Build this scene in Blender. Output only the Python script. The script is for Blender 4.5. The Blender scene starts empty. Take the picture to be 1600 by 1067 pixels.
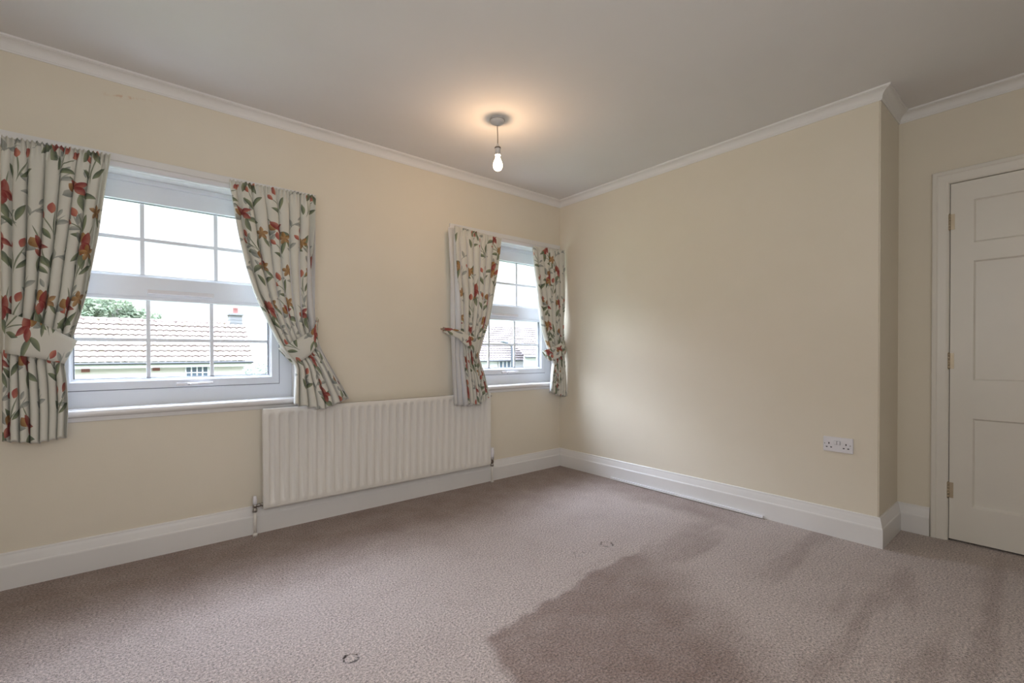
import bpy, bmesh, math, random
from math import sin, cos, pi, radians
from mathutils import Vector, Matrix
random.seed(7)
S = bpy.context.scene
COL = S.collection

# ------------------------------------------------------------------ camera
F_PX, YAW, PITCH, ROLL = 721.25, 0.87693, -0.00793, -0.00173
CAM = Vector((-3.1011, -3.0290, 1.05))
fw = Vector((cos(YAW)*cos(PITCH), sin(YAW)*cos(PITCH), sin(PITCH)))
rt = Vector((sin(YAW), -cos(YAW), 0)); up = rt.cross(fw)
r2 = rt*cos(ROLL)+up*sin(ROLL); u2 = up*cos(ROLL)-rt*sin(ROLL)
cd = bpy.data.cameras.new('camera'); cam = bpy.data.objects.new('camera', cd); COL.objects.link(cam)
m = Matrix((r2, u2, -fw)).transposed().to_4x4(); m.translation = CAM; cam.matrix_world = m
cd.sensor_width = 36; cd.lens = F_PX*36/1600; cd.shift_y = 23.14/1600; cd.clip_start = .02; cd.clip_end = 500
S.camera = cam
# ------------------------------------------------------------------ view
S.view_settings.view_transform = 'Standard'; S.view_settings.look = 'None'
S.view_settings.gamma = 1; S.view_settings.use_curve_mapping = False
S.view_settings.exposure = 0.37
# ------------------------------------------------------------------ sky: overcast, much brighter overhead than at the horizon
w = bpy.data.worlds.new('sky'); S.world = w; w.use_nodes = True
nt = w.node_tree; nt.nodes.clear()
o = nt.nodes.new('ShaderNodeOutputWorld'); bg = nt.nodes.new('ShaderNodeBackground')
tc = nt.nodes.new('ShaderNodeTexCoord'); sp = nt.nodes.new('ShaderNodeSeparateXYZ')
mr = nt.nodes.new('ShaderNodeMapRange'); mr.inputs[1].default_value = .28; mr.inputs[2].default_value = .75
mr.inputs[3].default_value = 1.15; mr.inputs[4].default_value = 24.0
nt.links.new(tc.outputs['Generated'], sp.inputs[0]); nt.links.new(sp.outputs[2], mr.inputs[0])
nt.links.new(mr.outputs[0], bg.inputs[1])
mc = nt.nodes.new('ShaderNodeMix'); mc.data_type = 'RGBA'; mt = nt.nodes.new('ShaderNodeMapRange'); mt.inputs[1].default_value = .2; mt.inputs[2].default_value = .6
nt.links.new(sp.outputs[2], mt.inputs[0]); nt.links.new(mt.outputs[0], mc.inputs[0]); mc.inputs[6].default_value = (.97, .985, 1, 1); mc.inputs[7].default_value = (.80, .90, 1.14, 1)
nt.links.new(mc.outputs[2], bg.inputs[0])
nt.links.new(bg.outputs[0], o.inputs[0])
# ------------------------------------------------------------------ daylight and added fill in the room
def area(name, loc, rot, sx, sy, power, col, portal=False, spread=180):
    l = bpy.data.lights.new(name, 'AREA'); l.shape = 'RECTANGLE'; l.size = sx; l.size_y = sy; l.energy = power; l.color = col
    l.spread = radians(spread)
    if portal: l.cycles.is_portal = True
    ob = bpy.data.objects.new(name, l); ob.location = loc; ob.rotation_euler = rot; COL.objects.link(ob); return ob
W1C, W2C = -2.873, -.592
for i, cx in enumerate((W1C, W2C)):
    area('sky_portal', (cx, .31, 1.37), (radians(-90), 0, 0), 1.14, 1.2, 1, (1, 1, 1), portal=True)
# unseen fill lights added behind the camera to brighten the closed room
area('rear_fill_light', (-3.0, -3.85, 1.6), (radians(90), 0, 0), 1.5, 1.3, 15, (.95, .95, .98))
area('side_fill_light', (-3.85, -2.6, 1.5), (0, radians(-90), 0), 1.3, 1.6, 6, (.93, .94, 1))

sl = bpy.data.lights.new('veiled_sun', 'SUN'); sl.energy = 4.3; sl.angle = radians(42); sl.color = (.82, .88, 1)
so = bpy.data.objects.new('veiled_sun', sl); so.rotation_euler = Vector((.46, -.62, -.56)).to_track_quat('-Z', 'Y').to_euler(); COL.objects.link(so)
# ------------------------------------------------------------------ helpers
def link(name, me, mat=None, parent=None):
    if isinstance(me, bmesh.types.BMesh):
        bm = me; me = bpy.data.meshes.new(name); bm.normal_update(); bm.to_mesh(me); bm.free()
    ob = bpy.data.objects.new(name, me); COL.objects.link(ob)
    if mat:
        for mm in (mat if isinstance(mat, (list, tuple)) else [mat]): me.materials.append(mm)
    if parent: ob.parent = parent; ob.matrix_parent_inverse = parent.matrix_world.inverted()
    return ob
def tag(ob, label=None, cat=None, group=None, kind=None):
    for k, v in (('label', label), ('category', cat), ('group', group), ('kind', kind)):
        if v: ob[k] = v
    return ob
def empty(name, loc=(0, 0, 0), **kw):
    ob = bpy.data.objects.new(name, None); ob.location = loc; ob.matrix_world = Matrix.Translation(loc); ob.empty_display_size = .05
    COL.objects.link(ob); return tag(ob, **kw)
def box(bm, x0, x1, y0, y1, z0, z1, bev=0, seg=2):
    x0, x1 = sorted((x0, x1)); y0, y1 = sorted((y0, y1)); z0, z1 = sorted((z0, z1))
    r = bmesh.ops.create_cube(bm, size=1)
    for v in r['verts']:
        v.co = Vector((x0+(v.co.x+.5)*(x1-x0), y0+(v.co.y+.5)*(y1-y0), z0+(v.co.z+.5)*(z1-z0)))
    if bev:
        es = list({e for v in r['verts'] for e in v.link_edges})
        bmesh.ops.bevel(bm, geom=es, offset=bev, segments=seg, affect='EDGES', profile=.5)
    return bm
def B(*a, **k): return box(bmesh.new(), *a, **k)
def lathe(bm, prof, seg=32, mtx=Matrix()):
    rings = []
    for r, z in prof:
        if r < 1e-6: rings.append([bm.verts.new(mtx @ Vector((0, 0, z)))])
        else: rings.append([bm.verts.new(mtx @ Vector((r*cos(2*pi*i/seg), r*sin(2*pi*i/seg), z))) for i in range(seg)])
    for a, b in zip(rings, rings[1:]):
        for i in range(seg):
            j = (i+1) % seg
            if len(a) == 1 and len(b) == 1: continue
            if len(a) == 1: f = bm.faces.new((a[0], b[j], b[i]))
            elif len(b) == 1: f = bm.faces.new((a[i], a[j], b[0]))
            else: f = bm.faces.new((a[i], a[j], b[j], b[i]))
            f.smooth = True
    bmesh.ops.recalc_face_normals(bm, faces=bm.faces)
    return bm
def tube(bm, pts, rad, seg=12):
    pts = [Vector(p) for p in pts]; prev = None; rings = []
    for i, p in enumerate(pts):
        t = (pts[min(i+1, len(pts)-1)]-pts[max(i-1, 0)]).normalized()
        a = (prev if prev is not None else (Vector((0, 0, 1)) if abs(t.z) < .9 else Vector((1, 0, 0))))
        a = (a-t*a.dot(t)).normalized(); prev = a; b = t.cross(a)
        r = rad[i] if isinstance(rad, (list, tuple)) else rad
        rings.append([bm.verts.new(p+a*r*cos(2*pi*k/seg)+b*r*sin(2*pi*k/seg)) for k in range(seg)])
    for a, b in zip(rings, rings[1:]):
        for k in range(seg):
            f = bm.faces.new((a[k], a[(k+1) % seg], b[(k+1) % seg], b[k])); f.smooth = True
    bm.faces.new(rings[0][::-1]); bm.faces.new(rings[-1]); bmesh.ops.recalc_face_normals(bm, faces=bm.faces)
    return bm
def sweep(path, prof, i0, i1):
    """profile (offset into room, z) carried along the path with mitred corners; room on the right of travel"""
    P = [Vector(p) for p in path]; bm = bmesh.new(); rings = []
    def nrm(a, b): d = (b-a).normalized(); return Vector((d.y, -d.x))
    for i in range(i0, i1+1):
        n = []
        if i > 0: n.append(nrm(P[i-1], P[i]))
        if i < len(P)-1: n.append(nrm(P[i], P[i+1]))
        mm = n[0] if len(n) == 1 else (n[0]+n[1])/(1+n[0].dot(n[1]))
        rings.append([bm.verts.new((P[i].x+mm.x*o_, P[i].y+mm.y*o_, z)) for o_, z in prof])
    k = len(prof)
    for a, b in zip(rings, rings[1:]):
        for j in range(k): bm.faces.new((a[j], a[(j+1) % k], b[(j+1) % k], b[j]))
    bm.faces.new(rings[0]); bm.faces.new(rings[-1][::-1]); bmesh.ops.recalc_face_normals(bm, faces=bm.faces)
    return bm
def ring(bm, x0, x1, z0, z1, prof):
    """mitred rectangular frame; profile = (inset, y)"""
    k = len(prof); R = []
    for (sx, sz) in ((0, 0), (1, 0), (1, 1), (0, 1)):
        R.append([bm.verts.new(((x0+i) if sx == 0 else (x1-i), y, (z0+i) if sz == 0 else (z1-i))) for i, y in prof])
    for c in range(4):
        a, b = R[c], R[(c+1) % 4]
        for j in range(k): bm.faces.new((a[j], a[(j+1) % k], b[(j+1) % k], b[j]))
    bmesh.ops.recalc_face_normals(bm, faces=bm.faces); return bm
def xlate(bm, M): bmesh.ops.transform(bm, matrix=M, verts=bm.verts); return bm

# ------------------------------------------------------------------ materials
class N:
    def __init__(s, name):
        s.m = bpy.data.materials.new(name); s.m.use_nodes = True; s.t = s.m.node_tree; s.t.nodes.clear()
        s.out = s.t.nodes.new('ShaderNodeOutputMaterial')
    def n(s, ty, **kw):
        x = s.t.nodes.new(ty)
        for k, v in kw.items(): setattr(x, k, v)
        return x
    def put(s, sock, v):
        if isinstance(v, bpy.types.NodeSocket): s.t.links.new(v, sock)
        elif v is not None: sock.default_value = v
    def math(s, op, a, b=None, c=None, clamp=False):
        x = s.n('ShaderNodeMath', operation=op, use_clamp=clamp)
        s.put(x.inputs[0], a)
        if b is not None: s.put(x.inputs[1], b)
        if c is not None: s.put(x.inputs[2], c)
        return x.outputs[0]
    def vm(s, op, a, b=None, val=False):
        x = s.n('ShaderNodeVectorMath', operation=op); s.put(x.inputs[0], a)
        if b is not None: s.put(x.inputs[1], b)
        return x.outputs['Value'] if val else x.outputs[0]
    def mix(s, f, a, b):
        x = s.n('ShaderNodeMix', data_type='RGBA'); s.put(x.inputs[0], f)
        s.put(x.inputs[6], a if isinstance(a, bpy.types.NodeSocket) else (*a, 1)); s.put(x.inputs[7], b if isinstance(b, bpy.types.NodeSocket) else (*b, 1))
        return x.outputs[2]
    def noise(s, vec, scale, detail=3, rough=.5):
        x = s.n('ShaderNodeTexNoise'); s.put(x.inputs['Vector'], vec); x.inputs['Scale'].default_value = scale
        x.inputs['Detail'].default_value = detail; x.inputs['Roughness'].default_value = rough; return x.outputs[0]
    def ramp(s, v, a, b, lo=0., hi=1.):
        x = s.n('ShaderNodeMapRange', interpolation_type='SMOOTHSTEP'); s.put(x.inputs[0], v)
        for i, q in enumerate((a, b, lo, hi)): x.inputs[i+1].default_value = q
        return x.outputs[0]
    def pos(s): return s.n('ShaderNodeNewGeometry').outputs['Position']
    def bump(s, h, strength, dist):
        x = s.n('ShaderNodeBump'); s.put(x.inputs['Height'], h); x.inputs['Strength'].default_value = strength; x.inputs['Distance'].default_value = dist
        return x.outputs[0]
    def pbr(s, col, rough=.5, bump=None, metal=0, spec=.5, **kw):
        x = s.n('ShaderNodeBsdfPrincipled'); s.put(x.inputs['Base Color'], col if isinstance(col, bpy.types.NodeSocket) else (*col, 1))
        s.put(x.inputs['Roughness'], rough); x.inputs['Metallic'].default_value = metal; x.inputs['Specular IOR Level'].default_value = spec
        if bump is not None: s.put(x.inputs['Normal'], bump)
        for k, v in kw.items(): x.inputs[k.replace('_', ' ')].default_value = v
        return x.outputs[0]
    def done(s, sh): s.t.links.new(sh, s.out.inputs[0]); return s.m

def painted(name, col, rough=.5, bs=60, bd=.0006, bst=.4, var=.03, spec=.3):
    g = N(name); p = g.pos()
    v = g.noise(p, 1.7, 4, .6)
    c = g.mix(g.ramp(v, .3, .7), tuple(x*(1-var) for x in col), tuple(min(1, x*(1+var)) for x in col))
    return g.done(g.pbr(c, rough, g.bump(g.noise(p, bs, 4, .6), bst, bd), spec=spec))
CREAM = (.80, .70, .49)
def wall_mat():
    g = N('cream_wall_paint'); p = g.pos()
    v = g.noise(p, 1.4, 4, .6)
    c = g.mix(g.ramp(v, .3, .7), (.775, .715, .59), (.80, .74, .62))
    # faint orange rub mark high on the window wall, and a few dull scuffs
    s = g.n('ShaderNodeSeparateXYZ'); g.put(s.inputs[0], p)
    dz = g.math('ABSOLUTE', g.math('SUBTRACT', s.outputs[2], g.math('MULTIPLY_ADD', s.outputs[0], .13, 2.738)))
    mx = g.math('MULTIPLY', g.ramp(s.outputs[0], -3.20, -3.15), g.ramp(s.outputs[0], -2.98, -3.04))
    mk = g.math('MULTIPLY', g.math('MULTIPLY', mx, g.ramp(dz, .014, .0)), g.ramp(g.noise(p, 40, 3), .45, .62))
    mk = g.math('MULTIPLY', mk, g.ramp(s.outputs[1], -.05, -.01))
    c = g.mix(g.math('MULTIPLY', mk, .55), c, (.62, .36, .18))
    h = g.math('ADD', g.noise(p, 9, 3), g.math('MULTIPLY', g.noise(p, 130, 3, .7), .35))
    return g.done(g.pbr(c, .62, g.bump(h, .35, .0022), spec=.25))
M_wall = wall_mat()
M_ceil = painted('white_ceiling_paint', (.78, .765, .75), .8, 90, .0006, .35, .015, .15)
M_cornice = painted('white_cornice_paint', (.83, .82, .80), .55, 60, .0008, .3, .02)
M_gloss = painted('white_gloss_woodwork', (.80, .79, .775), .28, 25, .0006, .3, .02, .5)
M_door = painted('cream_gloss_door_paint', (.80, .77, .70), .3, 25, .0006, .3, .02, .5)
M_rad = painted('radiator_enamel', (.80, .775, .725), .3, 30, .0003, .2, .01, .5)
M_upvc = painted('white_upvc', (.80, .84, .90), .28, 20, .0002, .1, .01, .5)
M_sill = painted('white_sill_paint', (.80, .79, .775), .25, 25, .0005, .3, .02, .5)
M_plastic = painted('white_plastic', (.80, .79, .82), .35, 20, .0001, .1, .01, .5)
M_pend = painted('white_pendant_plastic', (.62, .61, .60), .4, 20, .0001, .1, .01, .4)
def simple(name, col, rough=.5, metal=0, spec=.5):
    g = N(name); v = g.noise(g.pos(), 45, 3)
    c = g.mix(v, tuple(x*.88 for x in col), tuple(min(1, x*1.1) for x in col)); return g.done(g.pbr(c, rough, metal=metal, spec=spec))
M_dark = simple('dark_gap', (.03, .03, .035), .7)
M_gask = simple('grey_gasket', (.16, .18, .22), .6)
M_chrome = simple('dull_chrome', (.42, .40, .38), .3, 1)
M_brass = simple('painted_over_brass', (.52, .44, .32), .35, .6)
M_cord = simple('flex', (.42, .36, .30), .5)
M_band = simple('dark_band', (.10, .075, .06), .5)
def glass_mat():
    g = N('window_glass'); t = g.n('ShaderNodeBsdfTransparent'); t.inputs[0].default_value = (.97, .98, .98, 1)
    q = g.n('ShaderNodeBsdfGlossy'); q.inputs['Roughness'].default_value = .02
    lw = g.n('ShaderNodeLayerWeight'); lw.inputs[0].default_value = .2
    x = g.n('ShaderNodeMixShader'); g.put(x.inputs[0], g.math('MULTIPLY', lw.outputs['Fresnel'], .35)); g.put(x.inputs[1], t.outputs[0]); g.put(x.inputs[2], q.outputs[0])
    return g.done(x.outputs[0])
M_glass = glass_mat()
def bulb_mat():
    g = N('lit_bulb_glass'); t = g.n('ShaderNodeBsdfTransparent'); e = g.n('ShaderNodeEmission')
    e.inputs[0].default_value = (1, .80, .55, 1); e.inputs[1].default_value = 6
    a = g.n('ShaderNodeAddShader'); g.put(a.inputs[0], t.outputs[0]); g.put(a.inputs[1], e.outputs[0]); return g.done(a.outputs[0])
M_bulb = bulb_mat()

def carpet_mat():
    g = N('brown_pink_carpet'); p = g.pos(); s = g.n('ShaderNodeSeparateXYZ'); g.put(s.inputs[0], p)
    X, Y = s.outputs[0], s.outputs[1]
    wob = g.math('MULTIPLY', g.math('SUBTRACT', g.noise(p, 3.2, 3), .5), .16)
    wob2 = g.math('MULTIPLY', g.math('SUBTRACT', g.noise(p, 11, 2), .5), .05)
    Xw = g.math('ADD', g.math('ADD', X, wob), wob2); Yw = g.math('ADD', g.math('ADD', Y, wob), wob2)
    # nap brushed the other way: a patch with a crisp far edge that fades towards the door
    far = g.ramp(g.math('MULTIPLY_ADD', X, -.09, Yw), -1.455, -1.50)
    lft = g.ramp(g.math('MULTIPLY_ADD', Yw, -.30, X), -1.63, -1.56)
    rgt = g.ramp(g.math('MULTIPLY_ADD', Yw, -.6, Xw), .20, -.26)
    patch = g.math('MULTIPLY', g.math('MULTIPLY', far, lft), rgt)
    # broad vacuum strokes running towards the camera on the right
    mp = g.n('ShaderNodeMapping'); mp.inputs['Rotation'].default_value = (0, 0, radians(-38)); mp.inputs['Scale'].default_value = (.55, 3.4, 1); g.put(mp.inputs[0], p)
    st = g.ramp(g.noise(mp.outputs[0], 1.5, 3), .48, .62)
    stz = g.math('MULTIPLY', g.math('MULTIPLY', st, .45), g.math('MULTIPLY', g.ramp(Xw, -1.75, -1.35), g.ramp(Yw, -1.35, -1.75)))
    # strip of darker nap along the right-hand skirting
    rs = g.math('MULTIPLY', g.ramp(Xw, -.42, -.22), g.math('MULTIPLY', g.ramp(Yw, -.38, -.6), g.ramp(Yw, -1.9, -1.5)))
    bw = g.math('MULTIPLY', g.ramp(Yw, -1.0, -.35), .8)  # shade below the windows, painted into the carpet colour
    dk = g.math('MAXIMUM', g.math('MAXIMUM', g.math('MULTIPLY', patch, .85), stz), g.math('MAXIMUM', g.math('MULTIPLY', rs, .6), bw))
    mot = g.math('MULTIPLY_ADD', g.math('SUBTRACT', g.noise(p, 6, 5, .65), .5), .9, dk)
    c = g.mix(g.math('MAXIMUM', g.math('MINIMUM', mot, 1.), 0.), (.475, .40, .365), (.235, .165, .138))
    # tufts
    f = g.noise(p, 120, 2, .7); f2 = g.noise(p, 380, 2, .6)
    ft = g.math('ADD', g.math('MULTIPLY', g.math('SUBTRACT', f, .5), 2.2), g.math('MULTIPLY', g.math('SUBTRACT', f2, .5), 2.0))
    sc = g.math('MULTIPLY_ADD', ft, 1.25, 1.0)
    cc = g.n('ShaderNodeVectorMath', operation='SCALE'); g.put(cc.inputs[0], c); g.put(cc.inputs[3], sc)
    # three dents left by furniture feet
    h = g.math('ADD', f, g.math('MULTIPLY', g.noise(p, 40, 3), .6)); col = cc.outputs[0]
    for (dx, dy, r, k) in ((-2.517, -1.459, .024, 1.), (-1.091, -1.421, .032, .9), (-1.297, -1.406, .028, .45), (-3.24, -.42, .03, .35)):
        d = g.vm('DISTANCE', p, (dx, dy, 0), True)
        d = g.math('ADD', d, g.math('MULTIPLY', g.math('SUBTRACT', g.noise(p, 70, 2), .5), .02))
        rim = g.ramp(g.math('ABSOLUTE', g.math('SUBTRACT', d, r)), .008, .002)
        rim = g.math('MULTIPLY', rim, g.math('MULTIPLY', g.ramp(g.noise(p, 38, 2), .47, .56), k))
        col = g.mix(rim, col, (.07, .05, .045)); h = g.math('SUBTRACT', h, g.math('MULTIPLY', g.ramp(d, r*1.1, r*.8), 1.5*k))
    return g.done(g.pbr(col, .95, g.bump(h, 1., .006), spec=.05, Sheen_Weight=.25, Sheen_Roughness=.5))
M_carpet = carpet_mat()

def floral():
    g = N('floral_curtain_print'); uv = g.n('ShaderNodeUVMap').outputs[0]
    col = g.mix(g.noise(uv, 9, 2), (.80, .79, .71), (.83, .82, .75))
    def cell(scale, seed, keep):
        sv = g.vm('ADD', g.vm('MULTIPLY', uv, (scale, scale, 0)), (seed, seed*1.7, 0))
        v = g.n('ShaderNodeTexVoronoi', voronoi_dimensions='2D'); g.put(v.inputs['Vector'], sv); v.inputs['Scale'].default_value = 1; v.inputs['Randomness'].default_value = .55
        loc = g.vm('SUBTRACT', sv, v.outputs['Position']); cs = g.n('ShaderNodeSeparateColor'); g.put(cs.inputs[0], v.outputs['Color'])
        a = g.math('MULTIPLY', g.math('SUBTRACT', cs.outputs[0], .5), 1.7)
        r = g.n('ShaderNodeVectorRotate', rotation_type='Z_AXIS'); g.put(r.inputs['Vector'], loc); g.put(r.inputs['Angle'], a)
        return r.outputs[0], g.math('LESS_THAN', cs.outputs[1], keep), cs.outputs[2]
    def petal(L, cx, cy, ang, ln, wd, curve=0.):
        a = radians(ang); q = g.vm('SUBTRACT', L, (cx, cy, 0))
        u = g.vm('DOT_PRODUCT', q, (cos(a)/ln, sin(a)/ln, 0), True); v = g.vm('DOT_PRODUCT', q, (-sin(a)/wd, cos(a)/wd, 0), True)
        uu = g.math('MULTIPLY', u, u)
        if curve: v = g.math('ADD', v, g.math('MULTIPLY', uu, curve))
        return g.ramp(g.math('ADD', uu, g.math('ABSOLUTE', v)), 1.06, .94), v
    def paint(L, keep, c1, c2, op, *a, **k):
        nonlocal col
        m_, v = petal(L, *a, **k)
        shade = g.mix(g.ramp(g.math('ADD', v, g.math('MULTIPLY', g.noise(L, 9, 2), .8)), -.5, 1.1), c1, c2)
        col = g.mix(g.math('MULTIPLY', g.math('MULTIPLY', m_, keep), op), col, shade)
    GR, GR2 = (.30, .34, .20), (.13, .17, .11); GY, GY2 = (.46, .47, .42), (.24, .27, .25)
    RD, RD2 = (.50, .19, .14), (.30, .055, .055); CO, CO2 = (.66, .27, .18), (.46, .11, .09); OC, OC2 = (.55, .33, .13), (.33, .17, .06)
    # pale grey leaf sprays
    L, k, r = cell(6.0, 3.1, .78)
    paint(L, k, GY, GY2, .75, .0, -.05, 70, .36, .018, curve=2.)
    paint(L, k, GY, GY2, .8, .14, .06, 35, .17, .065, curve=.4)
    paint(L, k, GY, GY2, .8, -.13, -.08, 140, .17, .06, curve=-.4)
    paint(L, k, GY, GY2, .8, .02, .28, 75, .13, .05)
    # tulip sprigs
    L, k, r = cell(4.5, 11.3, .80)
    paint(L, k, GR, GR2, .85, .02, -.06, 84, .33, .014, curve=3.)
    paint(L, k, GR, GR2, .85, -.07, -.02, 112, .26, .012, curve=-2.)
    paint(L, k, GR, GR2, .95, .16, -.10, 48, .20, .055, curve=.5)
    paint(L, k, GR, GR2, .95, -.14, -.20, 128, .17, .055, curve=-.5)
    paint(L, k, CO, CO2, .95, .03, .29, 80, .115, .07)
    paint(L, k, CO, CO2, .95, -.17, .18, 112, .10, .055)
    # lilies
    L, k, r = cell(3.9, 27.9, .74)
    paint(L, k, GR, GR2, .9, .10, -.28, -50, .20, .06, curve=.5)
    paint(L, k, GR, GR2, .9, -.10, -.26, -125, .17, .055, curve=-.5)
    paint(L, k, GY, GY2, .85, -.20, .05, 150, .14, .07)
    paint(L, k, GR, GR2, .85, .0, .24, 95, .16, .012)
    paint(L, k, OC, OC2, .95, -.08, .10, 100, .10, .08)
    paint(L, k, RD, RD2, .95, .02, .06, 105, .17, .07)
    paint(L, k, RD, RD2, .95, .10, -.02, -18, .15, .05, curve=.4)
    paint(L, k, RD, RD2, .95, .03, -.10, -75, .12, .065)
    # ochre blossoms
    L, k, r = cell(4.9, 41.7, .36)
    for a in (20, 92, 164, 236, 308): paint(L, k, OC, OC2, .9, .10*cos(radians(a)), .10*sin(radians(a)), a, .10, .055)
    paint(L, k, GR, GR2, .9, .12, -.24, -60, .16, .045)
    wv = g.noise(uv, 900, 1); b = g.bump(wv, .15, .0004)
    x = g.n('ShaderNodeBsdfTranslucent'); g.put(x.inputs[0], col)
    ms = g.n('ShaderNodeMixShader'); ms.inputs[0].default_value = .22; g.put(ms.inputs[1], g.pbr(col, .8, b, spec=.12, Sheen_Weight=.1)); g.put(ms.inputs[2], x.outputs[0])
    return g.done(ms.outputs[0])
M_floral = floral()
def lining_mat():
    g = N('white_curtain_lining'); p = g.pos(); x = g.n('ShaderNodeBsdfTranslucent'); x.inputs[0].default_value = (.85, .85, .84, 1)
    ms = g.n('ShaderNodeMixShader'); ms.inputs[0].default_value = .35
    g.put(ms.inputs[1], g.pbr((.80, .79, .78), .8, g.bump(g.noise(p, 300, 2), .2, .0005), spec=.1)); g.put(ms.inputs[2], x.outputs[0]); return g.done(ms.outputs[0])
M_lining = lining_mat()

# ------------------------------------------------------------------ room shell
ZC = 2.451; YO = -2.386; XR = .418; HX = .57; SZ0, SZ1 = .772, 1.972
def struct(name, bm, mat, parent=None):
    ob = link(name, bm, mat, parent)
    if not parent: ob['kind'] = 'structure'
    return ob
XL, YB = -3.9, -3.9
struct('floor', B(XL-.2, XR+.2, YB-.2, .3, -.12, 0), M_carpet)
struct('ceiling', B(XL-.2, XR+.2, YB-.2, .3, ZC, ZC+.12), M_ceil)
bm = bmesh.new()
xs = [XL-.2, W1C-HX, W1C+HX, W2C-HX, W2C+HX, 0]
for i in range(5):
    if i in (1, 3):
        box(bm, xs[i], xs[i+1], 0, .3, 0, SZ0); box(bm, xs[i], xs[i+1], 0, .3, SZ1, ZC)
    else: box(bm, xs[i], xs[i+1], 0, .3, 0, ZC)
bmesh.ops.remove_doubles(bm, verts=bm.verts, dist=1e-5)
struct('wall_front', bm, M_wall)
bm = B(0, XR, YO, .3, 0, ZC)
es = [e for e in bm.edges if all(abs(v.co.x) < 1e-4 and abs(v.co.y-YO) < 1e-4 for v in e.verts)]
bmesh.ops.bevel(bm, geom=es, offset=.006, segments=3, affect='EDGES')
struct('wall_right', bm, M_wall)
DY0, DY1, DZ = -2.610, -3.372, 1.982
bm = bmesh.new()
box(bm, XR, XR+.2, DY0, .3, 0, ZC); box(bm, XR, XR+.2, YB, DY1, 0, ZC); box(bm, XR, XR+.2, DY1, DY0, DZ, ZC)
box(bm, XR+.14, XR+.2, DY1, DY0, 0, DZ)  # unseen slab added behind the door to stop sky light leaking under it
struct('wall_recess', bm, M_wall)
struct('wall_left', B(XL-.2, XL, YB, .3, 0, ZC), M_wall)
struct('wall_back', B(XL-.2, XR+.2, YB-.2, YB, 0, ZC), M_wall)
path = [(XL, YB), (XL, 0), (0, 0), (0, YO), (XR, YO), (XR, YB)]
cv = [(0, -.056), (.005, -.056), (.006, -.050)]
for i in range(9):
    a = pi/2*i/8; cv.append((.008+.036*(1-cos(a)), -.048+.036*sin(a)))
cv += [(.0445, -.010), (.051, -.009), (.052, 0), (0, 0)]
struct('trim_1', sweep(path, [(o_, ZC+z) for o_, z in cv], 0, 5), M_cornice)
bb = [(0, 0), (.022, 0), (.022, .098), (.021, .104), (.018, .109), (.012, .138), (.009, .150), (.0085, .157), (.006, .161), (0, .161)]
struct('baseboard_left', sweep(path, bb, 0, 1), M_gloss)
struct('baseboard_front', sweep(path, bb, 1, 2), M_gloss)
struct('baseboard_right', sweep(path, bb, 2, 3), M_gloss)
p2 = path[:4]+[(XR, YO), (XR, DY0+.078)]
struct('baseboard_recess', sweep(p2, bb, 3, 5), M_gloss)

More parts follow.
